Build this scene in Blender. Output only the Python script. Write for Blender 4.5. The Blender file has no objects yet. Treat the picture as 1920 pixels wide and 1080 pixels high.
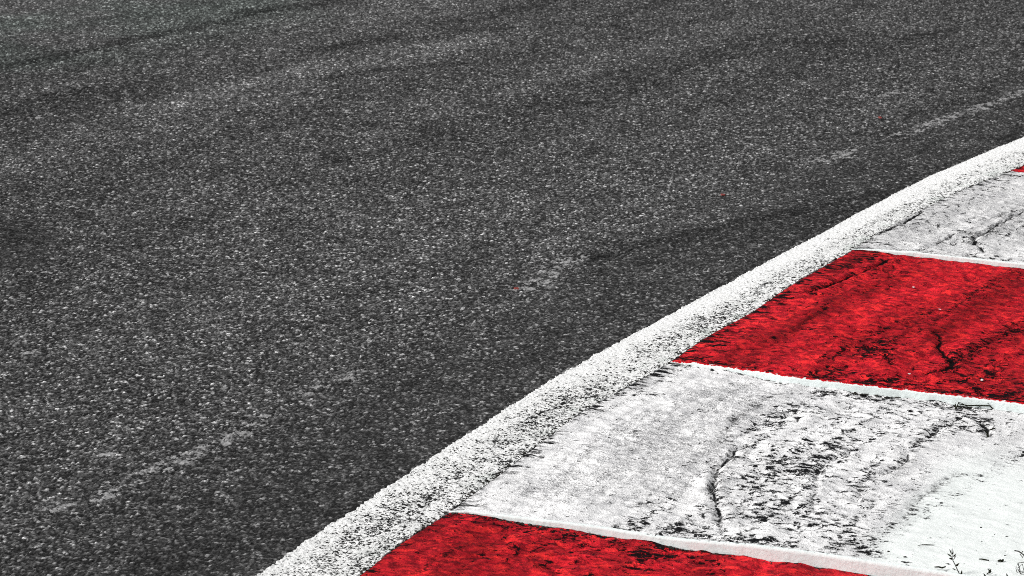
import bpy, math, random
import numpy as np
from math import radians, sin, cos, pi
rng = np.random.default_rng(7); random.seed(7)
SC = bpy.context.scene; COL = SC.collection

# ------------------------------------------------------------------ camera
CAM_H = 1.72; PITCH = radians(15.51); FPX = 5416.0
cam = bpy.data.cameras.new('camera'); cam_o = bpy.data.objects.new('camera', cam); COL.objects.link(cam_o)
cam_o.location = (0, 0, CAM_H); cam_o.rotation_euler = (pi/2 - PITCH, 0, 0)
cam.sensor_width = 36; cam.lens = FPX/1920*36; cam.clip_end = 3000; cam.clip_start = .05
cam.dof.use_dof = True; cam.dof.focus_distance = 5.6; cam.dof.aperture_fstop = 20
SC.camera = cam_o

def at(x, y, z=0.0):
    """a point of the photograph -> the point of the ground (height z) seen there"""
    dx = (x-960)/FPX; v = (y-540)/FPX
    t = (CAM_H-z)/(sin(PITCH)+v*cos(PITCH))
    return np.array([dx*t, (cos(PITCH)-v*sin(PITCH))*t])

# ------------------------------------------------------------------ layout: the kerb is an arc round CEN
CEN = np.array([11.02, -2.29])*CAM_H; R0 = 12.183*CAM_H
A0 = radians(147.36); DA = radians(2.72)
def polar(P):
    P = np.asarray(P, float); d = P-CEN
    return (np.arctan2(d[..., 1], d[..., 0]) % (2*pi) - A0)/DA, np.hypot(d[..., 0], d[..., 1])
def cart(s, r):
    a = A0+DA*np.asarray(s); return CEN[0]+r*np.cos(a), CEN[1]+r*np.sin(a)
OUT = [(485,1079),(558,1026),(695,935),(765,888),(900,800),(1022,722),(1160,643),(1302,566),(1433,495),(1528,446),(1610,400),(1744,331),(1835,292),(1920,257.5)]
INN = [(682,1076),(734,1033),(786,997),(843,962),(921,905),(1000,843),(1090,773),(1180,725),(1261,679),(1326,633),(1406,590),(1483,536),(1600,469),(1642,442),(1728,395),(1800,359),(1900,320)]
def radial(pts):
    q = [polar(at(*p)) for p in pts]; q.sort(key=lambda t: t[0])
    s = np.array([t[0] for t in q]); r = np.array([t[1] for t in q])
    ss = np.linspace(-6, 9, 1501); rr = np.interp(ss, s, r)
    k = np.exp(-np.linspace(-2, 2, 17)**2); k /= k.sum()
    rr = np.convolve(np.pad(rr, 8, mode='edge'), k, 'valid')
    return lambda x: np.interp(x, ss, rr)
r_out, r_in = radial(OUT), radial(INN)
FOOT = {0: [(1903,323)], 1: [(1602,470),(1694,481),(1915,506)], 2: [(1261,681),(1480,722),(1687,747),(1920,778)],
        3: [(846,963),(880,965),(974,981.5),(1130,1005),(1286,1031.5),(1480,1059),(1534,1066)]}
HGT = {0: ([0, .1, .5], [.002, .006, .012]), 1: ([0, .05, .15, .5, 1.3], [.003, .009, .013, .016, .02]),
       2: ([0, .06, .22, .45, .7, 1.3], [.003, .010, .018, .019, .023, .026]),
       3: ([0, .03, .1, .24, .4, .56, .62, 1.0, 1.4], [.003, .0065, .010, .015, .0165, .0262, .027, .028, .028])}
def joint(k):
    if k in FOOT:
        q = []
        for p in FOOT[k]:
            s, r = polar(at(*p)); q.append((r_in(s)-r, s))
        q.sort(); w = np.array([t[0] for t in q]); s = np.array([t[1] for t in q])
        if k == 0: return lambda x: np.full_like(np.asarray(x, float), s[0])
        return lambda x: np.interp(x, w, s)
    return lambda x: np.full_like(np.asarray(x, float), float(k))
JO = {k: joint(k) for k in range(-3, 7)}
def height(k, w):
    w = np.asarray(w, float)
    h = np.interp(w, *HGT.get(k, HGT[3] if k > 3 else HGT[1]))
    return h
def surf_z(s, w):
    s = np.atleast_1d(np.asarray(s, float)); w = np.atleast_1d(np.asarray(w, float)); z = np.zeros_like(s)
    for k in range(-3, 6):
        a, b = JO[k](w), JO[k+1](w); u = (s-a)/(b-a); m = (u >= 0) & (u <= 1)
        z[m] = (height(k+1, w)*u**1.15)[m]
    return z
def on_kerb(x, y):
    z = 0.0
    for _ in range(5):
        p = at(x, y, z); s, r = polar(p); z = float(surf_z(s, r_in(s)-r)[0])
    return p, z

# ------------------------------------------------------------------ noise for shapes and stains
PERM = np.random.default_rng(3).permutation(4096)
GV = np.random.default_rng(4).uniform(0, 2*pi, 4096); GX, GY = np.cos(GV), np.sin(GV)
def pn(x, y, seed=0):
    x0 = np.floor(x).astype(int); y0 = np.floor(y).astype(int); fx = x-x0; fy = y-y0
    def g(i, j):
        h = PERM[(PERM[(x0+i+seed*57) % 4096]+y0+j) % 4096]
        return GX[h]*(fx-i)+GY[h]*(fy-j)
    u = fx*fx*fx*(fx*(fx*6-15)+10); v = fy*fy*fy*(fy*(fy*6-15)+10)
    a = g(0, 0)*(1-u)+g(1, 0)*u; b = g(0, 1)*(1-u)+g(1, 1)*u
    return (a*(1-v)+b*v)*1.5
def fbm(x, y, o=4, seed=0, rough=.5):
    t = 0; a = 1.0; n = 0
    for i in range(o):
        t = t+a*pn(x*2**i+17*i, y*2**i-31*i, seed+i); n += a; a *= rough
    return t/n
HR = np.random.default_rng(9).random((4096, 4)).astype(np.float32)
def worley(X, Y, cell, seed=0):
    """rounded stones: nearest distance, gap to the neighbour (both in cells) and two random numbers per stone"""
    x = (X/cell).astype(np.float32); y = (Y/cell).astype(np.float32); xi = np.floor(x).astype(np.int32); yi = np.floor(y).astype(np.int32)
    f1 = np.full(x.shape, 9, np.float32); f2 = f1.copy(); ra = np.zeros_like(f1); rb = np.zeros_like(f1)
    for i in (-1, 0, 1):
        for j in (-1, 0, 1):
            h = PERM[(PERM[(xi+i+seed*131) % 4096]+yi+j) % 4096]; q = HR[h]
            d = np.hypot(xi+i+q[..., 0]-x, yi+j+q[..., 1]-y); m = d < f1
            f2 = np.where(m, f1, np.minimum(f2, d)); f1 = np.where(m, d, f1); ra = np.where(m, q[..., 2], ra); rb = np.where(m, q[..., 3], rb)
    return f1, f2-f1, ra, rb
def stones(X, Y):
    """height (m), albedo factor and gap of the aggregate"""
    wx = X+.0022*pn(X*120, Y*120, 400); wy = Y+.0022*pn(X*120+60, Y*120, 401)
    f, g, a, b = worley(wx, wy, .0063, 1); F, G, A, B = worley(wx, wy, .0038, 2)
    big = (b > .42); dome = np.clip(1-(f/.72)**2, 0, 1); Dome = np.clip(1-(F/.75)**2, 0, 1)
    hb = sstep(.0, .22, g)*(.45+.55*a)*(.35+.65*dome); hs = sstep(0, .25, G)*(.15+.55*A)*(.4+.6*Dome)
    use = big & (hb > hs*.8)
    h = np.where(use, hb, hs*.8)
    alb = np.where(use, np.interp(b, [.42, .60, .80, .93, 1], [.032, .070, .13, .25, .62]), np.interp(B, [0, .5, .8, .95, 1], [.018, .048, .10, .22, .45]))
    alb = .010+(alb-.010)*sstep(.06, .50, h)
    return h*.0046, alb, h
def seg_dist(X, Y, pts):
    d = np.full(X.shape, 9.0)
    for (ax, ay), (bx, by) in zip(pts[:-1], pts[1:]):
        vx, vy = bx-ax, by-ay; L = vx*vx+vy*vy+1e-12
        t = np.clip(((X-ax)*vx+(Y-ay)*vy)/L, 0, 1)
        d = np.minimum(d, np.hypot(X-ax-t*vx, Y-ay-t*vy))
    return d
def sstep(a, b, x):
    t = np.clip((x-a)/(b-a), 0, 1); return t*t*(3-2*t)

# ------------------------------------------------------------------ mesh and tagging helpers
def tag(o, label=None, cat=None, group=None, kind=None):
    for k, v in (('label', label), ('category', cat), ('group', group), ('kind', kind)):
        if v: o[k] = v
    return o
def link(name, me, parent=None, loc=None):
    o = bpy.data.objects.new(name, me); COL.objects.link(o)
    if parent: o.parent = parent
    if loc is not None: o.location = loc
    return o
def grid_mesh(name, X, Y, Z, mat, attrs=None, smooth=True, flip=False):
    n, m = X.shape; v = np.stack([X, Y, Z], -1).reshape(-1, 3).astype(np.float32)
    i = np.arange(n*m).reshape(n, m)
    q = np.stack([i[:-1, :-1], i[1:, :-1], i[1:, 1:], i[:-1, 1:]], -1).reshape(-1, 4)
    if flip: q = q[:, ::-1]
    me = bpy.data.meshes.new(name)
    me.vertices.add(len(v)); me.vertices.foreach_set('co', v.ravel())
    me.loops.add(q.size); me.loops.foreach_set('vertex_index', q.ravel().astype(np.int32))
    me.polygons.add(len(q)); me.polygons.foreach_set('loop_start', np.arange(0, q.size, 4, dtype=np.int32))
    me.polygons.foreach_set('loop_total', np.full(len(q), 4, np.int32))
    me.update(calc_edges=True); me.validate()
    if smooth: me.polygons.foreach_set('use_smooth', np.ones(len(me.polygons), bool))
    for k, a in (attrs or {}).items():
        at_ = me.attributes.new(k, 'FLOAT', 'POINT'); at_.data.foreach_set('value', np.asarray(a, np.float32).ravel())
    if mat: me.materials.append(mat)
    return me
class MB:
    def __init__(s): s.v = []; s.f = []
    def add(s, v, f):
        b = len(s.v); s.v += [tuple(p) for p in v]; s.f += [tuple(b+i for i in q) for q in f]
    def tube(s, pts, rad, n=6):
        pts = [np.array(p, float) for p in pts]; b = len(s.v); N = len(pts)
        rad = [rad]*N if np.isscalar(rad) else rad
        for i, p in enumerate(pts):
            d = pts[min(i+1, N-1)]-pts[max(i-1, 0)]; d /= np.linalg.norm(d)+1e-12
            h = np.array([0, 0, 1.]) if abs(d[2]) < .8 else np.array([1., 0, 0])
            a = np.cross(d, h); a /= np.linalg.norm(a); c = np.cross(d, a)
            for k in range(n):
                t = 2*pi*k/n; s.v.append(tuple(p+rad[i]*(cos(t)*a+sin(t)*c)))
        for i in range(N-1):
            for k in range(n):
                s.f.append((b+i*n+k, b+i*n+(k+1) % n, b+(i+1)*n+(k+1) % n, b+(i+1)*n+k))
        s.f.append(tuple(b+k for k in range(n))[::-1]); s.f.append(tuple(b+(N-1)*n+k for k in range(n)))
    def leaf(s, base, tip, width, up, curl=.15):
        base, tip = np.array(base, float), np.array(tip, float); d = tip-base; L = np.linalg.norm(d); d /= L
        a = np.cross(d, up); a /= np.linalg.norm(a); nrm = np.cross(a, d); prof = [.18, .62, 1., .95, .6, .08]
        b = len(s.v)
        for i, q in enumerate(prof):
            t = i/(len(prof)-1); c = base+d*L*t+nrm*L*curl*math.sin(pi*t)
            for sx, dz in ((-1, .25), (0, 0), (1, .25)):
                s.v.append(tuple(c+a*sx*width*q/2+nrm*dz*width*q))
        m = len(prof)*3
        for i in range(m): p = np.array(s.v[b+i]); s.v.append(tuple(p-nrm*.0004))
        for i in range(len(prof)-1):
            for j in range(2):
                q = (b+i*3+j, b+i*3+j+1, b+i*3+j+4, b+i*3+j+3)
                s.f.append(q); s.f.append(tuple(x+m for x in q)[::-1])
            s.f.append((b+i*3, b+i*3+3, b+i*3+3+m, b+i*3+m)); s.f.append((b+i*3+2, b+i*3+2+m, b+i*3+5+m, b+i*3+5))
    def rock(s, c, size, rnd, sub=1):
        import bmesh
        bm = bmesh.new(); bmesh.ops.create_icosphere(bm, subdivisions=sub, radius=1)
        off = rnd.uniform(0, 99)
        vs = []
        for v in bm.verts:
            p = np.array(v.co); k = 1+.35*float(pn(np.array(p[0]*1.3+off), np.array(p[1]*1.3+p[2]*1.7+off)))+rnd.uniform(-.1, .1)
            vs.append((c[0]+p[0]*k*size[0], c[1]+p[1]*k*size[1], c[2]+p[2]*k*size[2]))
        s.add(vs, [[v.index for v in f.verts] for f in bm.faces]); bm.free()
    def build(s, name, mat, parent=None, loc=None, smooth=False):
        me = bpy.data.meshes.new(name); me.from_pydata(s.v, [], s.f); me.materials.append(mat); me.update()
        if smooth: me.polygons.foreach_set('use_smooth', np.ones(len(me.polygons), bool))
        return link(name, me, parent, loc)

# ------------------------------------------------------------------ node helpers
class NT:
    def __init__(s, name):
        s.m = bpy.data.materials.new(name); s.m.use_nodes = True; s.t = s.m.node_tree; s.t.nodes.clear()
        s.pos = s.n('ShaderNodeNewGeometry').outputs['Position']
    def n(s, ty, **k):
        nd = s.t.nodes.new(ty)
        for a, b in k.items(): setattr(nd, a, b)
        return nd
    def put(s, sock, v):
        if hasattr(v, 'is_output'): s.t.links.new(v, sock)
        else: sock.default_value = v
    def math(s, op, a, b=0.0, c=0.0, clamp=False):
        nd = s.n('ShaderNodeMath', operation=op, use_clamp=clamp); s.put(nd.inputs[0], a); s.put(nd.inputs[1], b)
        if op in ('MULTIPLY_ADD', 'COMPARE', 'WRAP', 'SMOOTH_MIN'): s.put(nd.inputs[2], c)
        return nd.outputs[0]
    def add(s, a, b): return s.math('ADD', a, b)
    def sub(s, a, b): return s.math('SUBTRACT', a, b)
    def mul(s, a, b): return s.math('MULTIPLY', a, b)
    def step(s, lo, hi, x, o0=0.0, o1=1.0):
        nd = s.n('ShaderNodeMapRange', interpolation_type='SMOOTHSTEP'); s.put(nd.inputs[0], x)
        s.put(nd.inputs[1], lo); s.put(nd.inputs[2], hi); s.put(nd.inputs[3], o0); s.put(nd.inputs[4], o1); return nd.outputs[0]
    def noise(s, scale, detail=4, rough=.55, vec=None, off=0.0, dist=0.0):
        nd = s.n('ShaderNodeTexNoise'); s.put(nd.inputs['Vector'], s.shift(vec or s.pos, off) if off else (vec or s.pos))
        nd.inputs['Scale'].default_value = scale; nd.inputs['Detail'].default_value = detail
        nd.inputs['Roughness'].default_value = rough; nd.inputs['Distortion'].default_value = dist; return nd.outputs['Fac']
    def shift(s, vec, off):
        nd = s.n('ShaderNodeVectorMath', operation='ADD'); s.put(nd.inputs[0], vec); nd.inputs[1].default_value = (off, off*.7, off*1.3); return nd.outputs[0]
    def warp(s, scale, amt):
        nd = s.n('ShaderNodeTexNoise'); s.put(nd.inputs['Vector'], s.pos); nd.inputs['Scale'].default_value = scale; nd.inputs['Detail'].default_value = 2
        a = s.n('ShaderNodeVectorMath', operation='SUBTRACT'); s.put(a.inputs[0], nd.outputs['Color']); a.inputs[1].default_value = (.5,)*3
        b = s.n('ShaderNodeVectorMath', operation='SCALE'); s.put(b.inputs[0], a.outputs[0]); b.inputs['Scale'].default_value = amt
        c = s.n('ShaderNodeVectorMath', operation='ADD'); s.put(c.inputs[0], s.pos); s.put(c.inputs[1], b.outputs[0]); return c.outputs[0]
    def voro(s, scale, vec=None, feature='F1', rnd=1.0):
        nd = s.n('ShaderNodeTexVoronoi', feature=feature); s.put(nd.inputs['Vector'], vec or s.pos); nd.inputs['Scale'].default_value = scale
        nd.inputs['Randomness'].default_value = rnd
        if feature == 'F1':
            sp = s.n('ShaderNodeSeparateColor'); s.put(sp.inputs[0], nd.outputs['Color']); return nd.outputs['Distance'], sp.outputs[0], sp.outputs[1]
        return nd.outputs['Distance']
    def ramp(s, x, stops, interp='LINEAR'):
        nd = s.n('ShaderNodeValToRGB'); cr = nd.color_ramp; cr.interpolation = interp
        while len(cr.elements) < len(stops): cr.elements.new(.5)
        for e, (p, c) in zip(cr.elements, stops):
            e.position = p; e.color = (c, c, c, 1) if np.isscalar(c) else (*c, 1)
        s.put(nd.inputs[0], x); return nd.outputs[0]
    def mix(s, f, a, b, mode='MIX'):
        nd = s.n('ShaderNodeMix', data_type='RGBA', blend_type=mode); s.put(nd.inputs[0], f)
        for i, v in ((6, a), (7, b)):
            if not hasattr(v, 'is_output'): v = (v, v, v, 1) if np.isscalar(v) else (*v, 1)
            s.put(nd.inputs[i], v)
        return nd.outputs[2]
    def attr(s, name):
        nd = s.n('ShaderNodeAttribute', attribute_name=name); return nd.outputs['Fac']
    def out(s, col, rough=.8, height=None, dist=.003, strength=1.0, spec=.3):
        b = s.n('ShaderNodeBsdfPrincipled'); s.put(b.inputs['Base Color'], col if hasattr(col, 'is_output') else (*col, 1)); s.put(b.inputs['Roughness'], rough)
        b.inputs['Specular IOR Level'].default_value = spec
        if height is not None:
            bp = s.n('ShaderNodeBump'); bp.inputs['Distance'].default_value = dist; bp.inputs['Strength'].default_value = strength
            s.put(bp.inputs['Height'], height); s.put(b.inputs['Normal'], bp.outputs[0])
        o = s.n('ShaderNodeOutputMaterial'); s.t.links.new(b.outputs[0], o.inputs[0]); return s.m

# ------------------------------------------------------------------ materials
def asphalt_nodes(t, fine=0.0):
    w = t.warp(60, .006)
    d1, a1, b1 = t.voro(92, w); d2, a2, b2 = t.voro(165, t.shift(w, 3.1)); d3, a3, b3 = t.voro(300, t.shift(w, 7.7))
    big = t.ramp(a1, [(0, .008), (.36, .032), (.60, .09), (.80, .21), (.94, .42), (1, .85)])
    mid = t.ramp(a2, [(0, .005), (.42, .026), (.70, .11), (.88, .30), (1, .62)])
    sml = t.ramp(a3, [(0, .012), (.6, .05), (.9, .13), (1, .26)])
    e1 = t.step(.62, .36, d1); e2 = t.step(.65, .32, d2)
    c = t.mix(t.mul(e2, t.step(.25, .45, b2)), sml, mid)
    c = t.mix(t.mul(e1, t.step(.40, .5, b1)), c, big)
    h = t.add(t.mul(t.sub(1.0, d1), .6), t.mul(t.sub(1.0, d2), .4))
    return c, sml, h
def make_asphalt():
    t = NT('asphalt'); c, sml, h = asphalt_nodes(t)
    tone = t.attr('tone'); scuff = t.attr('scuff'); grn = t.attr('lichen'); alb = t.attr('stone')
    k = t.math('COMPARE', alb, 0.0, .0005)                 # far road beyond the modelled stones
    n2 = t.noise(260, 5, .7); n = t.noise(7, 5, .6); n3 = t.noise(38, 4, .65)
    cs = t.mul(alb, t.step(.28, .72, n2, .35, 1.65))
    c = t.mix(k, t.mix(0.0, cs, cs), c)
    c = t.mix(1.0, c, t.mul(tone, t.mul(t.step(.3, .72, n, .80, 1.20), t.step(.3, .7, n3, .70, 1.30))), 'MULTIPLY')
    sn = t.noise(70, 5, .65, off=5); sd, sa, sb = t.voro(46, t.warp(110, .022))
    sm = t.mul(t.step(.10, -.05, t.sub(sa, t.mul(scuff, 1.2))), t.mul(t.step(.66, .44, sd), t.mul(t.step(.10, .28, scuff), t.step(.40, .50, sn))))
    c = t.mix(t.mul(sm, .85), c, t.mix(t.noise(260, 4, .7), .08, .60))
    c = t.mix(t.mul(grn, .6), c, t.mix(1.0, c, (.88, 1.06, .97), 'MULTIPLY'))
    return t.out(c, .8, t.add(t.mul(n2, .6), t.mul(h, .4)), .002, .8, .03)
def make_line():
    t = NT('line_paint'); pit = t.attr('pit'); edge = t.attr('edge'); gap = t.attr('gap')
    n = t.noise(190, 6, .70, off=2); nb = t.noise(34, 4, .6, off=9)
    m = t.add(t.mul(t.sub(t.add(t.mul(n, .75), t.mul(nb, .25)), .5), 1.5), .5)
    v = t.add(t.add(m, t.mul(pit, .20)), t.mul(t.sub(.40, gap), .24))
    hole = t.step(.0, .07, t.sub(v, .675)); gr = t.step(.0, .12, t.sub(v, .605))
    white = t.mix(t.noise(60, 4), (.80, .81, .80), (.92, .92, .91))
    col = t.mix(t.mul(gr, .5), white, (.24, .24, .24))
    col = t.mix(t.mul(t.step(.50, .66, t.noise(10, 4, off=12)), t.mul(edge, .5)), col, (.40, .46, .42))
    col = t.mix(hole, col, (.016, .016, .016))
    col = t.mix(t.mul(t.step(.42, .62, t.noise(15, 5, .65, off=31)), t.mul(t.step(-.1, .5, pit), .22)), col, t.mix(1.0, col, (.50, .52, .51), 'MULTIPLY'))
    return t.out(col, .7, t.sub(n, hole), .003, .9, .05)
def make_kerb(name, red):
    t = NT(name); dirt = t.attr('dirt'); crk = t.attr('crack'); tone = t.attr('tone'); smooth = t.attr('clean'); haze = t.attr('grime')
    cb = t.n('ShaderNodeCombineXYZ'); t.put(cb.inputs[0], t.attr('along')); t.put(cb.inputs[1], t.mul(t.attr('across'), .62)); an = cb.outputs[0]
    c2 = t.n('ShaderNodeCombineXYZ'); t.put(c2.inputs[0], t.attr('along')); t.put(c2.inputs[1], t.mul(t.attr('across'), .30)); tw = c2.outputs[0]
    nz = t.n('ShaderNodeTexNoise'); t.put(nz.inputs['Vector'], an); nz.inputs['Scale'].default_value = 30; nz.inputs['Detail'].default_value = 2
    sc_ = t.n('ShaderNodeVectorMath', operation='SCALE'); t.put(sc_.inputs[0], nz.outputs['Color']); sc_.inputs['Scale'].default_value = .025
    ad = t.n('ShaderNodeVectorMath', operation='ADD'); t.put(ad.inputs[0], an); t.put(ad.inputs[1], sc_.outputs[0]); aw = ad.outputs[0]
    nA = t.noise(82, 6, .72, vec=aw); nB = t.noise(330, 4, .65, off=3); nL = t.noise(27, 4, .6, vec=aw, off=6); nC = t.noise(14, 4, .6, off=16)
    if red:
        base = t.mix(t.step(.38, .64, t.noise(70, 6, .7, vec=aw, off=1)), (.18, .005, .011), (.60, .015, .025))
        base = t.mix(t.step(.50, .64, t.noise(44, 6, .72, vec=aw, off=8)), base, (.79, .027, .029))
        base = t.mix(t.mul(t.step(.56, .72, t.noise(150, 5, .7, vec=aw, off=18)), .6), base, (.76, .045, .038))
        dark = (.006, .002, .003); stain = (.055, .002, .006)
    else:
        base = t.mix(t.step(.3, .7, nC), (.70, .70, .705), (.87, .87, .867))
        dark = (.008, .008, .009); stain = (.16, .16, .165)
    base = t.mix(1.0, base, tone, 'MULTIPLY')
    base = t.mix(t.mul(smooth, .85), base, (.80, .845, .824) if not red else (.6, .012, .018))
    m = t.add(t.mul(t.sub(t.add(t.add(t.mul(nA, .62), t.mul(nB, .20)), t.mul(nL, .18)), .5), 1.75), .5)
    # fine grey grime, speckled
    gm = t.add(t.mul(t.sub(t.add(t.mul(nB, .6), t.mul(nA, .4)), .5), 1.7), t.mul(haze, .20))
    g = t.step(.0, .20, t.sub(gm, .115))
    col = t.mix(t.mul(g, .74 if not red else .8), base, stain)
    hal = t.step(.0, .14, t.sub(t.add(m, t.mul(dirt, .25)), .60))
    col = t.mix(t.mul(hal, .38 if not red else .75), col, stain)
    nT = t.add(t.mul(t.sub(t.add(t.mul(t.noise(66, 5, .64, vec=tw, off=21), .8), t.mul(nA, .2)), .5), 1.7), .5); tr = t.step(.0, .05, t.sub(t.add(nT, t.mul(t.attr('torn'), .34)), .66))
    d = t.step(.0, .07, t.sub(t.add(m, t.mul(dirt, .25)), .672))
    d = t.math('MAXIMUM', d, tr); col = t.mix(d, col, dark)
    # cracks: distance in metres, roughened and broken up
    cd = t.add(crk, t.add(t.mul(t.sub(nA, .5), .010), t.mul(t.sub(nL, .5), .008)))
    ck = t.step(.0016, -.0004, cd)
    cs = t.mul(t.step(.020, .001, t.add(crk, .0)), t.step(.44, .60, m))
    col = t.mix(t.mul(cs, .85), col, dark); col = t.mix(ck, col, dark)
    h = t.sub(t.add(t.add(t.mul(nA, .8), t.mul(nB, .3)), t.mul(nL, 1.6)), t.add(t.mul(d, .45), ck))
    h = t.mul(h, t.sub(1.0, t.mul(smooth, .75)))
    return t.out(col, .7, h, .0055, 1.0, .05)
def make_riser(name, red):
    t = NT(name); top = t.attr('topdist'); bot = t.attr('botdist')
    n = t.noise(130, 4, .6); n2 = t.noise(30, 3, .5, off=5)
    c = t.mix(n2, (.62, .68, .672), (.76, .82, .81))
    c = t.mix(t.mul(t.step(.56, .70, t.noise(260, 3, .6, off=4)), .35), c, (.35, .35, .35))
    jag = t.sub(t.add(top, t.mul(t.sub(t.noise(95, 4, .65, off=7), .5), -.011)), 0.0)
    if red: c = t.mix(t.step(.0016, .0006, jag), c, (.42, .006, .012))
    foot = t.step(.0032, .0, t.add(bot, t.mul(t.sub(n, .5), .012)))
    c = t.mix(t.mul(foot, .92), c, (.012, .011, .011))
    return t.out(c, .75, n, .002, .6, .05)
def simple(name, c0, c1, scale=60, rough=.8, bump=.002, spec=.08):
    t = NT(name); n = t.noise(scale, 4, .6); return t.out(t.mix(t.step(.3, .7, n), c0, c1), rough, n, bump, .8, spec)
M_ASPH = make_asphalt(); M_LINE = make_line()
M_RED, M_WHT = make_kerb('red_kerb_paint', True), make_kerb('white_kerb_paint', False)
M_RISR, M_RISW = make_riser('riser_under_red', True), make_riser('riser_under_white', False)
M_CONC = simple('bare_concrete', (.16, .16, .155), (.30, .30, .29))
M_STEM = simple('dark_stem', (.012, .014, .009), (.025, .026, .016), 300)
M_LEAF = simple('dark_leaf', (.012, .018, .010), (.030, .038, .020), 200, .6)
M_DRY = simple('dry_stalk', (.03, .028, .024), (.09, .085, .075), 400)
M_SOIL = simple('dark_crumbs', (.010, .010, .009), (.05, .048, .043), 180, .95)
M_STONE = simple('dark_stone', (.012, .012, .012), (.05, .05, .05), 150, .9)
M_CHIPR = simple('red_chip', (.12, .03, .028), (.30, .07, .06), 260)
M_CHIPW = simple('pale_chip', (.6, .6, .6), (.85, .85, .84), 200)

# ------------------------------------------------------------------ road
def graded(parts):
    return np.unique(np.concatenate([np.arange(a, b, d) for a, b, d in parts]))
def poly_px(pts): return [tuple(at(*p)) for p in pts]
def make_road():
    xs = np.linspace(-2.6, 2.6, 261); ys = np.linspace(4.1, 10.9, 341); X, Y = np.meshgrid(xs, ys, indexing='ij')
    s, r = polar(np.stack([X, Y], -1)); w = r-r_in(s)
    arc, rad_ = s*.995, w
    t = 1.06+.44*fbm(arc*.25, rad_*2.2, 4, 11)+.30*fbm(arc*.45, rad_*7, 4, 15)
    def band(pts, wd, amt, ragged=.35):
        d = seg_dist(X, Y, poly_px(pts)); d = d*(1+ragged*fbm(X*7, Y*7, 3, 21)*2)
        return 1.25*amt*np.exp(-(d/wd)**2)
    t += band([(-60,134),(0,122),(75,112),(160,92),(230,77),(320,60),(400,46),(480,26),(600,6),(700,-15)], .05, -.42)
    t += band([(-60,160),(60,135),(200,105),(330,80),(480,50)], .16, -.20)
    t += band([(-60,60),(120,40),(300,15),(420,-10)], .42, .30)
    t += band([(300,200),(420,170),(520,140),(610,122),(700,108),(800,92),(900,70)], .085, .46)
    t += band([(620,145),(700,132),(770,124),(860,119)], .035, -.42)
    t += band([(600,90),(660,80),(730,70)], .04, -.28)
    t += band([(480,20),(600,8),(700,-3)], .07, -.25)
    t += band([(0,205),(100,185),(200,170)], .10, -.25)
    t += band([(1050,498),(1200,460),(1340,425),(1440,405),(1560,382),(1640,362)], .035, -.34)
    t += band([(1100,520),(1300,450),(1480,420),(1640,385)], .09, -.20)
    t += band([(760,330),(900,260),(1100,190),(1300,130),(1500,75)], .16, -.16)
    t += band([(480,330),(620,260),(700,240)], .12, -.18)
    t += band([(1440,20),(1600,100),(1700,75),(1920,20)], .2, -.14)
    t += band([(1180,110),(1350,60),(1480,20)], .15, .14)
    # smoother darker patch at the edge
    g = poly_px([(-140,450),(40,450)]); d = seg_dist(X, Y, g)
    cx = seg_dist(X, Y, poly_px([(-120,440),(20,425),(62,452),(30,490),(-120,500)]))
    patch = sstep(.10, .045, cx*(1+.3*fbm(X*9, Y*9, 3, 31)))
    t = t*(1-.26*patch)
    fine = np.clip(.35+.5*sstep(.62, .30, w)+.5*patch+.4*sstep(2.8, 3.6, w), 0, 1)
    t *= 1-.10*sstep(.55, .25, w)
    t *= 1-.20*sstep(.19, .150, w)
    # pale worn paint residue along the old line, and single scuffs
    sc = np.zeros_like(X)
    def scuff(pts, wd, amt):
        d = seg_dist(X, Y, poly_px(pts)); np.maximum(sc, amt*np.exp(-(d/wd)**2), out=sc)
    scuff([(40,975),(120,950),(215,920),(300,875),(380,845),(440,815),(500,780)], .022, .62)
    scuff([(195,918),(255,905),(300,875),(345,855),(385,843),(430,818)], .016, .9)
    scuff([(540,750),(600,722),(690,695)], .03, .28)
    scuff([(985,540),(1010,530),(1030,515),(1060,495),(1090,482)], .030, .85)
    scuff([(1100,480),(1180,440)], .03, .15)
    scuff([(1530,300),(1570,293),(1600,280)], .03, .66)
    scuff([(1690,250),(1725,240),(1770,222),(1820,205),(1870,190),(1930,165)], .025, .66)
    scuff([(1725,236),(1770,224),(1830,203)], .02, .72)
    scuff([(1650,178),(1685,170)], .02, .6)
    for x, y, a in ((203,850,.8),(90,507,.9),(78,219,.8),(55,660,.6),(143,88,.75),(575,92,.6),(655,210,.5),(1605,378,.75),(330,952,.5),(845,705,.5)):
        scuff([(x-9,y),(x+9,y-1)], .013, a)
    sc += .16*np.maximum(0, fbm(X*3, Y*3, 3, 52)); 
    lich = sstep(2.6, 3.4, w)*sstep(-.2, .3, fbm(X*1.5, Y*1.5, 3, 61))
    # modelled stones over the part of the track in view
    fx = np.arange(-2.25, 2.25, .0023); fy = np.arange(4.35, 10.6, .0034); FX, FY = np.meshgrid(fx, fy, indexing='ij')
    def up(A):
        gx = (fx-xs[0])/(xs[1]-xs[0]); gy = (fy-ys[0])/(ys[1]-ys[0]); i = gx.astype(int); j = gy.astype(int); u = (gx-i)[:, None]; v = (gy-j)[None, :]
        I, J = i[:, None], j[None, :]
        return (A[I, J]*(1-u)*(1-v)+A[I+1, J]*u*(1-v)+A[I, J+1]*(1-u)*v+A[I+1, J+1]*u*v).astype(np.float32)
    hs, alb, gp = stones(FX, FY)
    wf = up(w); fn = np.clip(up(fine), 0, 1); wave = up(.0025*fbm(X*1.3, Y*1.3, 3, 40)+.0012*fbm(X*9, Y*9, 2, 44))
    FZ = wave+hs*(1-.35*fn)-.0034; FZ = np.where(wf < .0, -.012, FZ)
    alb = alb*(1-fn)+(alb*.6+.018)*fn
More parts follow.
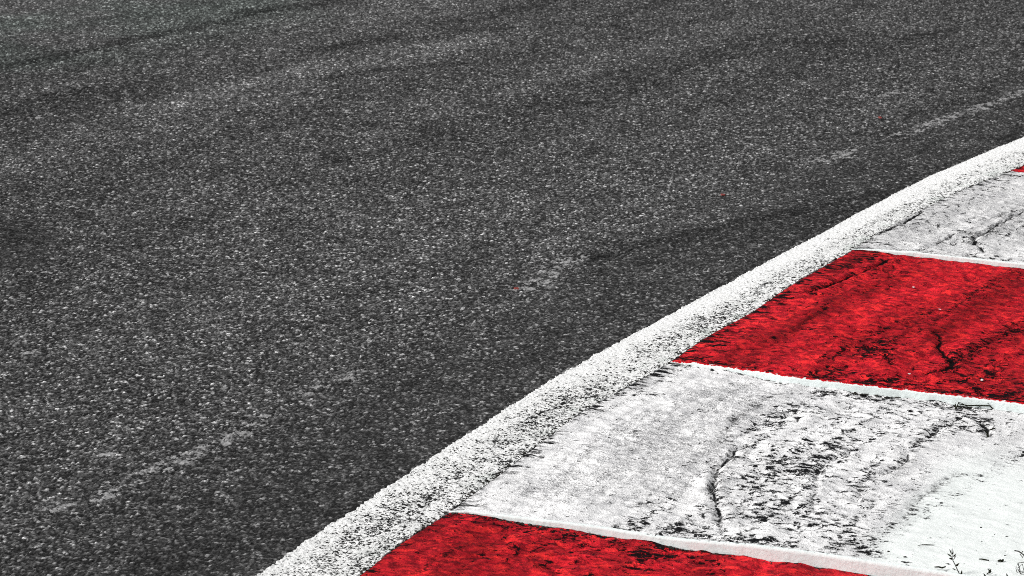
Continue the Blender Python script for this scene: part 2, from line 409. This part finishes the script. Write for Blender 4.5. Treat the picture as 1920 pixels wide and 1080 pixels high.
    a = dict(tone=np.clip(up(t), .3, 2.2), scuff=up(sc), lichen=up(lich), stone=alb)
    keep = wf > -.03
    n, m = FX.shape; idx = np.arange(n*m).reshape(n, m); kq = keep[:-1, :-1] & keep[1:, 1:]
    q1 = np.stack([idx[:-1, :-1], idx[1:, :-1], idx[1:, 1:], idx[:-1, 1:]], -1)[kq]
    v1 = np.stack([FX, FY, FZ], -1).reshape(-1, 3)
    used = np.zeros(n*m, bool); used[q1.ravel()] = True; new = np.cumsum(used)-1
    v1 = v1[used]; q1 = new[q1]; a = {k: x.reshape(-1)[used] for k, x in a.items()}
    # the rest of the road, a little lower
    W = graded([(-.012, 4.6, .2), (4.6, 14.01, .6)]); S = graded([(-34, 30, .25)]); s2, w2 = np.meshgrid(S, W, indexing='ij'); X2, Y2 = cart(s2, r_in(s2)+w2)
    n2, m2 = X2.shape; i2 = np.arange(n2*m2).reshape(n2, m2); q2 = np.stack([i2[:-1, :-1], i2[:-1, 1:], i2[1:, 1:], i2[1:, :-1]], -1).reshape(-1, 4)
    v2 = np.stack([X2, Y2, np.full(X2.shape, -.0125)], -1).reshape(-1, 3)
    V = np.vstack([v1, v2]).astype(np.float32); Q = np.vstack([q1, q2+len(v1)]).astype(np.int32)
    me = bpy.data.meshes.new('road'); me.vertices.add(len(V)); me.vertices.foreach_set('co', V.ravel())
    me.loops.add(Q.size); me.loops.foreach_set('vertex_index', Q.ravel()); me.polygons.add(len(Q))
    me.polygons.foreach_set('loop_start', np.arange(0, Q.size, 4, dtype=np.int32)); me.polygons.foreach_set('loop_total', np.full(len(Q), 4, np.int32))
    me.update(calc_edges=True); me.polygons.foreach_set('use_smooth', np.ones(len(Q), bool)); me.materials.append(M_ASPH)
    for k, x in a.items():
        x = np.concatenate([x, np.full(len(v2), 1.0 if k == 'tone' else 0.0)]).astype(np.float32)
        me.attributes.new(k, 'FLOAT', 'POINT').data.foreach_set('value', x)
    o = link('road', me); tag(o, 'dark grey coarse asphalt race track surface with faint tyre marks', 'road', kind='structure')
make_road()

# ground under and beyond everything
def make_ground():
    t = NT('runoff_ground'); d, a, b = t.voro(90); n = t.noise(1.2, 5)
    c = t.mix(t.step(.35, .65, n), (.10, .095, .08), (.17, .16, .135)); c = t.mix(t.mul(a, .6), c, (.05, .05, .045))
    m = t.out(c, .9, d, .01, .8)
    g = np.array([-2000, -400, -80, -25, -8, 0, 8, 25, 80, 400, 2000.]); X, Y = np.meshgrid(g, g, indexing='ij')
    o = link('ground', grid_mesh('ground', X, Y, np.full(X.shape, -.06), m)); tag(o, 'bare gravelly run-off ground around the track', 'ground', kind='structure')
make_ground()

# ------------------------------------------------------------------ white edge line
def make_edge_line():
    S = graded([(-8, -1.5, .05), (-1.5, 4.6, .0028), (4.6, 8, .05)]); Wn = 56
    f = np.linspace(0, 1, Wn); f = f*f*(3-2*f)
    s = np.repeat(S[:, None], Wn, 1); arc = S*.995
    jo = .007*fbm(arc*14, arc*0+.5, 3, 71, .7)+.0075*fbm(arc*90, arc*0+3.5, 3, 75, .7)
    ji = .004*fbm(arc*22, arc*0+8.5, 3, 81, .7)+.003*fbm(arc*100, arc*0+5.5, 2, 85, .7)
    ro = r_out(S)+jo; ri = r_in(S)+.0005+1.6*ji
    ro = r_out(S)+jo*(.5+.5*sstep(.8, 2.6, S))
    r = ri[:, None]+(ro-ri)[:, None]*f[None, :]; X, Y = cart(s, r)
    hs, alb, gp = stones(X, Y); Z = .0012+.0025*fbm(X*1.3, Y*1.3, 3, 40)+.0012*fbm(X*9, Y*9, 2, 44)+hs*.6
    Z[:, 0] -= .006; Z[:, -1] -= .0055
    q = 1-f[None, :]+0*s         # 0 at the track side, 1 at the kerb
    near = sstep(.6, 3.0, s)
    pit = .02+.50*near*(.55+.45*np.sin(np.clip(q*1.2, 0, 1)*pi))+.80*sstep(.28, .60, q)*(.62-.2*near)*sstep(1.0, .85, q*.9)
    pit += .35*fbm(s*3.1, q*2.2, 3, 93)
    pit -= .55*sstep(.34, .10, q)*(1-near*.75)
    edge = sstep(.62, .9, q)
    me = grid_mesh('edge_line', X, Y, Z, M_LINE, dict(pit=np.clip(pit, -.6, 1), edge=edge, gap=gp), flip=True)
    tag(link('edge_line', me), 'curved white painted line with black pits between asphalt and kerb', 'road marking', kind='structure')
make_edge_line()

# ------------------------------------------------------------------ kerb blocks
# cracks (points in the photograph, half width mm, strength of dirt round it)
CR = {
 0: [([(1800,434),(1819,445),(1828,453),(1828,462),(1847,475)], 3.2), ([(1828,452),(1850,439),(1875,423),(1900,409),(1925,396)], 2.0),
     ([(1797,437),(1764,456),(1722,470)], 1.2), ([(1828,451),(1870,440),(1920,428)], 1.0), ([(1728,400),(1694,420),(1669,431),(1644,442)], 2.6),
     ([(1850,412),(1880,405),(1930,385)], .4)],
 1: [([(1670,490),(1634,507),(1584,525),(1539,543),(1518,549)], 3.0), ([(1675,496),(1673,516),(1646,537),(1607,558)], .6),
     ([(1554,581),(1518,602),(1486,617)], .8), ([(1752,623),(1764,635),(1761,653),(1776,673),(1787,681),(1782,694),(1764,700),(1738,706)], 4.2),
     ([(1661,670),(1670,685)], 3), ([(1787,681),(1820,662),(1860,640),(1900,625)], 1.2), ([(1782,694),(1840,735),(1900,722),(1940,716)], .6),
     ([(1738,706),(1690,712),(1640,716)], 1.0)],
 2: [([(1460,743),(1400,770),(1373,797),(1363,810),(1358,830)], .6), ([(1397,835),(1367,860),(1347,880),(1337,910),(1333,927),(1343,950),(1353,980)], 2.4),
     ([(1338,905),(1333,927)], 4.0), ([(1600,841),(1578,856),(1544,878),(1533,891),(1528,916),(1522,941),(1528,960),(1547,967)], 1.4),
     ([(1701,853),(1701,866),(1685,878),(1651,894),(1622,907),(1607,919),(1611,932),(1604,945)], 1.2),
     ([(1796,787),(1770,803),(1748,815),(1714,838)], 1.6), ([(1833,793),(1849,806),(1852,822)], 2.2), ([(1796,891),(1755,916),(1723,941),(1692,973)], .6),
     ([(1185,815),(1200,812),(1192,830)], .2), ([(1180,952),(1215,948),(1250,955)], .4)],
 3: [([(773,1077),(866,1028)], .2), ([(1000,1060),(1050,1075)], 1.0)]}
# soft dirt bands (points, width m, strength)
DB = {
 0: [([(1690,425),(1800,380),(1920,345)], .05, .10), ([(1640,455),(1700,470),(1800,480),(1920,488)], .02, .28), ([(1740,440),(1800,432)], .06, .12)],
 1: [([(1904,516),(1865,531),(1835,546),(1794,570),(1755,578),(1732,596),(1687,617),(1658,638),(1646,667)], .030, .34),
     ([(1925,614),(1895,626),(1859,638),(1820,667),(1797,679)], .045, .40), ([(1300,684),(1420,700),(1560,716)], .05, .22), ([(1600,725),(1750,735),(1920,745)], .05, .36),
     ([(1560,640),(1640,655),(1720,660)], .08, .22), ([(1820,700),(1880,720)], .10, .26), ([(1640,471),(1760,482),(1920,498)], .03, .25),
     ([(1480,620),(1560,560),(1640,520)], .08, .10)],
 2: [([(1925,848),(1830,904),(1780,935),(1723,970),(1673,1004)], .022, .34), ([(1534,746),(1493,759),(1446,784)], .02, .40), ([(1500,765),(1450,790),(1417,803)], .035, .36),
     ([(1640,770),(1600,800),(1560,830),(1500,870)], .07, .13), ([(1500,890),(1480,930),(1500,980)], .08, .11), ([(1700,780),(1640,830),(1600,880)], .10, .11),
     ([(1160,985),(1200,975),(1240,962)], .022, .34), ([(1208,992),(1260,990),(1300,996)], .03, .30), ([(1300,1005),(1411,1014),(1480,1024)], .025, .48),
     ([(1610,1020),(1640,1035),(1700,1056)], .022, .50), ([(1620,1022),(1650,1018)], .02, .45), ([(1560,742),(1660,752),(1760,764),(1850,776)], .016, .34),
     ([(1380,700),(1440,715),(1560,742)], .02, .24), ([(1790,780),(1800,800),(1760,812)], .04, .26), ([(1100,790),(1180,740),(1260,700)], .03, .10),
     ([(1400,900),(1440,880),(1480,840)], .07, .20), ([(1440,960),(1560,990)], .06, .2), ([(1800,770),(1840,790),(1850,822)], .02, .36)],
 3: [([(900,975),(1000,995),(1150,1022),(1300,1050)], .035, .40), ([(850,1000),(900,1040)], .05, .14), ([(1020,1030),(1100,1060)], .07, .25), ([(1200,1060),(1300,1080)], .06, .25)]}  # first band mixes dirt with painted shadow along the riser foot
GRIME = {0: [([(1650,450),(1740,400),(1860,360)], .18, .42), ([(1800,440),(1900,400)], .2, .25)],
         2: [([(1925,848),(1830,904),(1780,935),(1723,970),(1673,1004)], .024, 1.1), ([(1180,830),(1260,800),(1340,760)], .12, .62), ([(1100,900),(1200,880),(1300,860)], .12, .58), ([(1050,930),(1200,940),(1290,930)], .09, .45),
             ([(1400,740),(1340,740)], .06, .5), ([(1390,720),(1420,760),(1370,790)], .03, .6)]}
def make_block(k, colour, label):
    red = colour == 'red'; seen = 0 <= k <= 3
    step = .004 if seen else .012
    U = np.linspace(0, 1, int(1/step)+1); W = graded([(0, 1.02, step), (1.02, 1.5, .02)])
    u, w = np.meshgrid(U, W, indexing='ij'); a, b = JO[k](w), JO[k+1](w)
    s = a+u*(b-a); r = r_in(s)-w
    arc = s*.995
    r = r+.0035*fbm(arc*20, arc*0+k, 3, 100, .65)*np.exp(-w/.01)       # ragged kerb edge
    X, Y = cart(s, r)
    H = height(k+1, w)
    Z = .0045*np.exp(-w/.3)*0+H*u**1.15
    lump = fbm(X*5, Y*5, 3, 101)*.0040+fbm(arc*26, w*13, 4, 104, .58)*.0078+fbm(arc*75, w*38, 3, 109, .6)*.0030+fbm(arc*2.2, w*16, 3, 112)*.0035
    calm = 1-.75*sstep(.62, .74, w)
    edgef = sstep(0, .02, w)
    Z = Z+lump*calm*edgef*(.4+.6*np.minimum(1, w/.1))*sstep(1.0, .97, u)+.0030*sstep(0, .006, w)*sstep(1.0, .9, u)
    # ragged comb of tyre-torn paint along the edge facing the track
    dirt = np.zeros_like(X); crack = np.full(X.shape, .05)
    if seen or k == -1:
        cr = np.random.default_rng(50+k)
        n = {0: 16, 1: 26, 2: 22, 3: 8}.get(k, 6)
        for i in range(n):
            u0 = cr.uniform(0, 1); L = cr.gamma(2.2, .014)*(1.4 if k == 1 else 1); hw = cr.uniform(.0012, .0042); w0 = max(0, cr.normal(.0, .006 if k != 1 else .03))
            sl = cr.normal(.1, .2); ln = ((u-u0)*1.0-sl*(w-w0)*.4+.006*fbm(w*40, u*3, 3, 110+i % 7))
            tt = np.clip((w-w0)/L, 0, 1); wd = hw*(1-tt)**.7
            crack = np.minimum(crack, np.where((w > w0-.003) & (w < w0+L), np.abs(ln)-wd+.0012, .05))
    edge_d = np.maximum(w, 0)
    crack = np.minimum(crack, edge_d-.0012-.009*fbm(arc*9, arc*0+4, 4, 120, .65)+(.002 if red else 0))
    for pts, hw in CR.get(k, []):
        P = [tuple(on_kerb(*p)[0]) for p in pts]
        jx = .009*fbm(X*24, Y*24, 4, 130, .65); jy = .009*fbm(X*24+40, Y*24, 4, 133, .65)
        d = seg_dist(X+jx, Y+jy, P); hwv = hw*.001*(1.25+1.1*fbm(X*16, Y*16, 3, 136))*(1.0 if k == 0 else .85)
        crack = np.minimum(crack, d-hwv+.0016)
        Z -= .0035*min(1, hw/2)*np.exp(-(d/.006)**2)
        Z += .0022*min(1, hw/2)*np.exp(-((d-.016)/.012)**2)
    # broad dirt: streaky along the kerb, patchy
    base = {0: .17, 1: .05, 2: .10, 3: .05}.get(k, .1)
    torn = {0: .26, 1: .40, 2: .24, 3: .16}.get(k, .2)
    tornv = -.5+np.exp(-(w/{1: .15, 3: .05}.get(k, .062))**1.2)*({0: .80, 1: 1.0, 2: .84, 3: .7}.get(k, .7)+.7*fbm(arc*4, w*3, 3, 137+k))
    dirt += .4*torn*np.exp(-(w/{1: .10}.get(k, .045))**1.5)*(.55+.9*fbm(arc*6, w*3, 3, 137+k))
    strk = fbm(arc*2.0, w*11, 4, 140+k)
    dirt += base+(.42 if red else .24)*strk+.12*fbm(X*9, Y*9, 3, 150+k)
    if k == 2:
        mid = sstep(.30, .42, w+.05*fbm(arc*4, w*4, 2, 160))*sstep(.72, .60, w)
        dirt += .19*sstep(.28, .44, w+.05*fbm(arc*4, w*4, 2, 160))-.10*sstep(.34, .22, w)*sstep(.03, .08, w)
    if k == 1: dirt += .16*sstep(.35, .75, u)*sstep(.2, .5, w)
    if k == 3: dirt += .03
    dirt += .30*np.exp(-(u/.012)**2)*(1 if not red else 1.6)              # dirt caught at the foot of the next riser, with the step's shade painted in
    dirt += (.34 if red else .12)*np.exp(-((1-u)/.02)**2)
    grime = {2: .14*sstep(.62, .40, w), 0: .16, 1: .10}.get(k, .1)+.25*fbm(arc*2.5, w*9, 3, 180+k)+(.10 if k == 0 else 0)
    tone = 1+.10*fbm(arc*1.5, w*5, 3, 200)+.16*fbm(arc*1.1, w*22, 4, 203)+.10*fbm(arc*.8, w*60, 3, 204)
    grime += .45*fbm(arc*1.0, w*20, 4, 206)+.75*fbm(arc*1.0, w*64, 4, 207, .6)
    dirt += (.30 if k in (0, 2) else .2)*fbm(arc*1.1, w*48, 3, 213)
    if red: tone = tone*(1+.8*fbm(arc*1.1, w*11, 4, 208)+.35*fbm(arc*3, w*5, 3, 209)); grime += .5*fbm(arc*1.3, w*13, 4, 211)
    if k == 0: tone = tone*(.84+.12*sstep(.25, .55, w+.1*fbm(arc*3, w*6, 2, 205)))
    clean = np.zeros_like(X)
    if k == 2:
        clean = sstep(.70, .78, w+.02*fbm(arc*6, w*6, 3, 210))*sstep(.15, .5, u); dirt -= .36*clean; grime -= .7*clean
    if k == 2: grime -= .25*sstep(.58, .72, w)*(1-clean)
    for pts, wd, am in DB.get(k, []):
        P = [tuple(on_kerb(*p)[0]) for p in pts]; d = seg_dist(X, Y, P)*(1+.5*fbm(X*16, Y*16, 3, 170))
        dirt += 1.15*am*np.exp(-(d/wd)**2)
    for pts, wd, am in GRIME.get(k, []):
        P = [tuple(on_kerb(*p)[0]) for p in pts]; d = seg_dist(X, Y, P)*(1+.4*fbm(X*9, Y*9, 3, 190))
        grime += am*np.exp(-(d/wd)**2)
    sr_ = np.random.default_rng(700+k)
    for i in range(60 if seen else 0):                                  # thin rubber streaks laid along the kerb
        w0, u0, L, hw, am = sr_.uniform(.03, .95), sr_.uniform(-.1, .9), sr_.uniform(.12, .75), sr_.uniform(.002, .007), sr_.uniform(.25, .85)
        dw = w-w0-.10*(u-u0)*sr_.normal(0, .5)-.012*fbm(arc*4, w*0+i, 2, 720+i); e = am*np.exp(-(dw/hw)**2)*sstep(u0, u0+.06, u)*sstep(u0+L, u0+L-.15, u)*(.6+1.2*fbm(arc*14, w*14, 2, 730))*(1-.8*clean)
        grime += e*(1.0 if not red else .7); dirt += e*(.36 if not red else .40)
    root = bpy.data.objects.new('kerb_block', None); COL.objects.link(root); root.empty_display_size = .1
    sm = k+.5; bx, by = cart(sm, r_in(sm)-.5); root.location = (bx, by, 0)
    tag(root, label, 'kerb block', 'red and white kerb blocks along the track')
    # add skirts: the first row/col drop down into the ground
    def pad(A, mode): return np.pad(A, 1, mode='edge')
    Xp, Yp, Zp = (pad(A, 0) for A in (X, Y, Z)); Zs = Zp.copy()
    Zs[0, :] = -.08; Zs[:, 0] = -.08; Zs[:, -1] = -.08; Zs[-1, :] = Zp[-1, :]-.0015
    at_ = {n: pad(v, 0) for n, v in dict(dirt=np.clip(dirt, -.5, .75), crack=np.clip(crack, -.01, .05), tone=tone, clean=clean, grime=np.clip(grime, -.4, 1), along=arc, across=w, torn=np.clip(tornv, -.5, 1)).items()}
    o = link('painted_top', grid_mesh('painted_top', Xp-bx, Yp-by, Zs, M_RED if red else M_WHT, at_, flip=False), root)
    # riser facing the next block
    Wr = np.arange(0, 1.5, .003); sr = JO[k+1](Wr); zt = np.interp(Wr, W, Z[-1]); nr = 7
    f = np.linspace(0, 1, nr)[:, None]; rr = r_in(sr)-Wr
    push = .0012+.0012*fbm(Wr*25, Wr*0, 3, 220+k)
    jag = .0009*fbm(Wr*120, Wr*0+2, 3, 225+k, .7)
    Xr, Yr = cart(sr+push/.995, rr); Xr = np.repeat(Xr[None], nr, 0); Yr = np.repeat(Yr[None], nr, 0)
    zb = -.01; Zr = zb+(zt+jag-zb)[None]*f
    # rounded arris rolling back onto the top face
    Xb, Yb = cart(sr-.004, rr); Xr = np.vstack([Xr, Xb]); Yr = np.vstack([Yr, Yb]); Zr = np.vstack([Zr, zt+jag+.0002])
    ztop = zt[None]
    td = np.clip(ztop-Zr, 0, .1); bd = np.clip(Zr, 0, .1)
    link('riser', grid_mesh('riser', Xr-bx, Yr-by, Zr, M_RISR if red else M_RISW, dict(topdist=td, botdist=bd), flip=False), root)['label'] = 'narrow pale concrete face of the step'
    return root
make_block(-2, 'white', 'white kerb block farthest along the curve, beyond the small red one')
make_block(-1, 'red', 'red kerb block at the far end, only its tip showing beside the white line')
make_block(0, 'white', 'greyish white kerb block with forked crack, beyond the large red block')
make_block(1, 'red', 'large red kerb block with black crack between two white blocks')
make_block(2, 'white', 'scuffed white kerb block between two red blocks with wiry weed at its far edge')
make_block(3, 'red', 'nearest red kerb block in front of the scuffed white block')
make_block(4, 'white', 'white kerb block in front of the nearest red block')

# ------------------------------------------------------------------ crumbs of soil in the seams
def make_crumbs():
    mb = MB(); rnd = random.Random(5)
    def put(x, y, z, sz): mb.rock((x, y, z+sz*.2), (sz*rnd.uniform(.8, 1.6), sz*rnd.uniform(.8, 1.6), sz*.7), rnd, 1)
    for i in range(900):                       # seam between the line and the kerb
        s = rnd.uniform(-.3, 3.6); m = .5+.5*math.sin(s*7)+.6*float(fbm(np.array(s*6.), np.array(.3), 3, 300))
        if rnd.random() > .35+.45*m: continue
        r = r_in(s)+rnd.gauss(.003, .004); x, y = cart(s, r); put(x, y, .001, rnd.uniform(.0010, .0032))
    for k in (1, 2, 3):                        # foot of the risers
        for i in range(330):
            w = rnd.uniform(.01, 1.0); s = float(JO[k](w))+abs(rnd.gauss(0, .006))+.003
            x, y = cart(s, r_in(s)-w); put(x, y, .0015, rnd.uniform(.0008, .0028))
    for i in range(60):                        # on the clean end of the near white block
        x, y = rnd.uniform(1640, 1915), rnd.uniform(900, 1070); p, z = on_kerb(x, y); put(p[0], p[1], z+.002, rnd.uniform(.0006, .0018))
    tag(mb.build('dirt', M_SOIL), 'dark crumbs of soil in the seams of the kerb', 'dirt', kind='stuff')
make_crumbs()

# ------------------------------------------------------------------ weeds
def px_up(foot, x, y):
    """point above the ground at the distance of 'foot', seen at photo point x, y"""
    dx = (x-960)/FPX; v = (y-540)/FPX; dy = cos(PITCH)-v*sin(PITCH); t = foot[1]/dy
    return np.array([dx*t, foot[1], CAM_H-t*(sin(PITCH)+v*cos(PITCH))])
def sprig(label, stem, leaves, foot_px, group='leafy weed sprigs at the foot of the kerb step', rad=.0011):
    p0 = at(*foot_px); base = np.array([p0[0], p0[1], -.002])
    root = bpy.data.objects.new('weed', None); COL.objects.link(root); root.location = base; tag(root, label, 'weed', group)
    pts = [base]+[px_up(p0, *q) for q in stem]
    for i, p in enumerate(pts[1:]): p[1] += .004*math.sin(i*2.1)
    pts = [p-base for p in pts]; n = len(pts)
    mb = MB(); mb.tube(pts, [rad*(1-.6*i/(n-1)) for i in range(n)]); mb.build('stem', M_STEM, root, smooth=True)
    for i, ((ax, ay), (bx, by), w) in enumerate(leaves):
        A = px_up(p0, ax, ay)-base; B = px_up(p0, bx, by)-base
        # sit the leaf on the nearest stem point, leaning toward or away from the viewer
        j = min(range(n), key=lambda q: abs(pts[q][0]-A[0])+abs(pts[q][2]-A[2])); A[1] = pts[j][1]; B[1] = A[1]+(.006 if i % 2 else -.006)
        lb = MB(); lb.leaf(A, B, w, np.array([.15, -1., .35])); lb.build('leaf', M_LEAF, root, smooth=True)
    return root
sprig('tall leafy dark sprig in the near corner of the white block', [(1812,1092),(1800,1078),(1794,1066),(1791,1059),(1787,1052),(1785,1045),(1785,1036),(1786,1030)],
      [((1785,1040),(1786,1029),.0020),((1784,1040),(1781,1032),.0018),((1786,1042),(1791,1034),.0026),((1785,1044),(1776,1039),.0022),((1786,1049),(1779,1046),.0036),
       ((1787,1052),(1794,1045),.0014),((1791,1061),(1798,1053),.0034),((1793,1068),(1786,1067),.0018),((1801,1080),(1803,1068),.0034)], (1822,1106))
sprig('short leafy dark sprig beside the tall one', [(1848,1086),(1851,1078),(1853,1072),(1855,1066)],
      [((1853,1069),(1857,1063),.0036),((1851,1077),(1860,1075),.0030),((1848,1085),(1843,1072),.0034),((1852,1074),(1860,1072),.0014),((1854,1068),(1850,1064),.0018)], (1846,1108))
sprig('tiny pointed dark shoot between the leafy sprigs and the dry stalks', [(1888,1090),(1887,1082),(1886,1076)], [((1889,1088),(1886,1072),.0030),((1889,1092),(1894,1080),.0026)], (1889,1110))
def stalks(label, lines, foot_px, rad=.0007, mat=None, name='dry_weed', onto=None):
    p0 = at(*foot_px); base = np.array([p0[0], p0[1], 0])
    root = bpy.data.objects.new(name, None); COL.objects.link(root); root.location = base; tag(root, label, 'dry weed', 'dry wiry weeds on the white kerb block')
    for i, ln in enumerate(lines):
        P = [px_up(p0+np.array([0, .0]), *q) for q in ln]
        for j, p in enumerate(P): p[1] += .010*math.sin(i*1.7+j*.9)-.004
        mb = MB(); mb.tube([p-base for p in P], rad*(1.2 if i % 3 == 0 else .8), 5); mb.build('stalk', mat or M_DRY, root, smooth=True)
    return root
stalks('bent dry stalks at the right end of the near white block', [[(1916,1090),(1913,1070),(1910,1058),(1922,1054),(1935,1048)],[(1910,1058),(1905,1066),(1912,1092)],[(1913,1072),(1920,1066),(1932,1062)],[(1906,1062),(1916,1078),(1924,1084)],[(1908,1066),(1918,1060),(1922,1078)]], (1916,1104))
stalks('bare dry twig sloping beside the bent stalks', [[(1930,1062),(1920,1042),(1911,1036),(1905,1033),(1901,1029)],[(1916,1040),(1918,1034)],[(1911,1036),(1915,1040)]], (1928,1078), .0009)
stalks('wiry tangled dry weed in the joint below the large red block', [[(1793,764),(1797,758),(1815,762),(1840,760),(1854,758),(1866,768)],[(1847,768),(1855,759),(1851,754)],[(1855,758),(1862,766),(1868,770)],[(1791,766),(1790,755)],
       [(1793,766),(1798,756),(1804,757),(1816,763)],[(1794,764),(1799,761),(1800,757),(1794,760)],[(1862,772),(1866,776),(1872,774),(1875,771)],[(1830,763),(1836,762),(1842,766)],[(1795,768),(1790,775),(1792,786),(1788,780)]], (1795,768), .0010, M_STEM)
stalks('small forked dry weed standing in the crack of the white block', [[(1853,825),(1853,814),(1856,808),(1865,803)],[(1853,816),(1846,808),(1840,802)],[(1853,812),(1847,805)],[(1852,822),(1849,812)],[(1858,807),(1866,800)]], (1853,824), .0010, M_STEM)

# ------------------------------------------------------------------ single stones, chips, twigs
def small(name, label, cat, x, y, size, mat, group=None, road=False, seed=0):
    if road: p = at(x, y); z = .002
    else: p, z = on_kerb(x, y); z += .003
    mb = MB(); mb.rock((0, 0, size[2]*.6), size, random.Random(seed), 2)
    o = mb.build(name, mat, None, (p[0], p[1], z)); tag(o, label, cat, group); return o
small('stone', 'black pebble on the lip of the step below the large red block', 'stone', 1335, 699, (.0045, .004, .0036), M_STONE, seed=1)
small('stone', 'small dark pebble on the clean end of the near white block', 'stone', 1839, 993, (.0016, .0016, .0014), M_STONE, seed=2)
RC = 'red paint chips lying on the asphalt'
small('paint_chip', 'red paint chip nearest the worn pale patch in mid track', 'paint chip', 968, 543, (.006, .009, .0014), M_CHIPR, RC, True, 3)
small('paint_chip', 'red paint chip on asphalt beside the dark tyre mark', 'paint chip', 1355, 367, (.006, .010, .0014), M_CHIPR, RC, True, 4)
small('paint_chip', 'red paint chip farthest up the track', 'paint chip', 1650, 222, (.006, .014, .0014), M_CHIPR, RC, True, 5)
WC = 'pale flakes lying on the large red kerb block'
small('flake', 'pale flake beside the dark band on the red block', 'flake', 1761, 583, (.0045, .003, .001), M_CHIPW, WC, False, 6)
small('flake', 'pale flake in the upper middle of the red block', 'flake', 1713, 541, (.0035, .003, .0008), M_CHIPW, WC, False, 7)
small('flake', 'pale flake near the lower right edge of the red block', 'flake', 1841, 716, (.0030, .004, .0016), M_CHIPW, WC, False, 8)
small('flake', 'pale flake left of the black crack on the red block', 'flake', 1706, 704, (.0045, .002, .0008), M_CHIPW, WC, False, 9)
def twig(label, px, rad):
    P = []
    for i, q in enumerate(px):
        p, z = on_kerb(*q); P.append(np.array([p[0], p[1], z+.0045+rad*.5*(i % 2)]))
    mb = MB(); b = P[0].copy(); mb.tube([p-b for p in P], [rad*(.8+.5*((i*7) % 3)/2) for i in range(len(P))], 6)
    tag(mb.build('twig', M_STEM, None, b, smooth=True), label, 'twig', 'bits of twig lying on the near white block')
twig('thin black twig lying behind the short leafy sprig', [(1835,1053),(1840,1053.5),(1846,1054),(1854,1056)], .0009)
twig('short thick black twig lying right of the thin one', [(1871,1057),(1875,1056.5),(1878,1057),(1881,1055.5)], .0019)
twig('dark twig lying left of the tall sprig', [(1752,1068),(1760,1068.5),(1766,1069.5),(1773,1068)], .0012)
twig('curved thin twig on the white paint behind the tall sprig', [(1721,1028),(1728,1026.5),(1738,1026),(1752,1027)], .0006)

# ------------------------------------------------------------------ light
SUN_EL, SUN_AZ = radians(40), radians(256)      # from the left, a little behind the camera
sun = bpy.data.lights.new('sun', 'SUN'); sun.energy = 2.4; sun.angle = radians(10); sun.color = (1, .975, .95)
so = bpy.data.objects.new('sun', sun); COL.objects.link(so)
d = np.array([sin(SUN_AZ)*cos(SUN_EL), cos(SUN_AZ)*cos(SUN_EL), sin(SUN_EL)])
import mathutils
so.rotation_euler = mathutils.Vector(d).to_track_quat('Z', 'Y').to_euler(); so.location = tuple(d*20)
wd = bpy.data.worlds.new('World'); SC.world = wd; wd.use_nodes = True; nt = wd.node_tree; nt.nodes.clear()
sky = nt.nodes.new('ShaderNodeTexSky'); sky.sky_type = 'NISHITA'; sky.sun_disc = False; sky.sun_elevation = SUN_EL; sky.sun_rotation = SUN_AZ
sky.dust_density = 4; sky.air_density = 1
hs = nt.nodes.new('ShaderNodeHueSaturation'); hs.inputs['Saturation'].default_value = .12
bg = nt.nodes.new('ShaderNodeBackground'); bg.inputs['Strength'].default_value = .13
wo = nt.nodes.new('ShaderNodeOutputWorld')
nt.links.new(sky.outputs[0], hs.inputs['Color']); nt.links.new(hs.outputs[0], bg.inputs[0]); nt.links.new(bg.outputs[0], wo.inputs[0])
SC.view_settings.view_transform = 'Standard'; SC.view_settings.look = 'None'; SC.view_settings.exposure = 0; SC.view_settings.gamma = 1
SC.render.engine = 'CYCLES'; SC.cycles.use_denoising = False; SC.cycles.pixel_filter_type = 'BLACKMAN_HARRIS'; SC.cycles.filter_width = .92
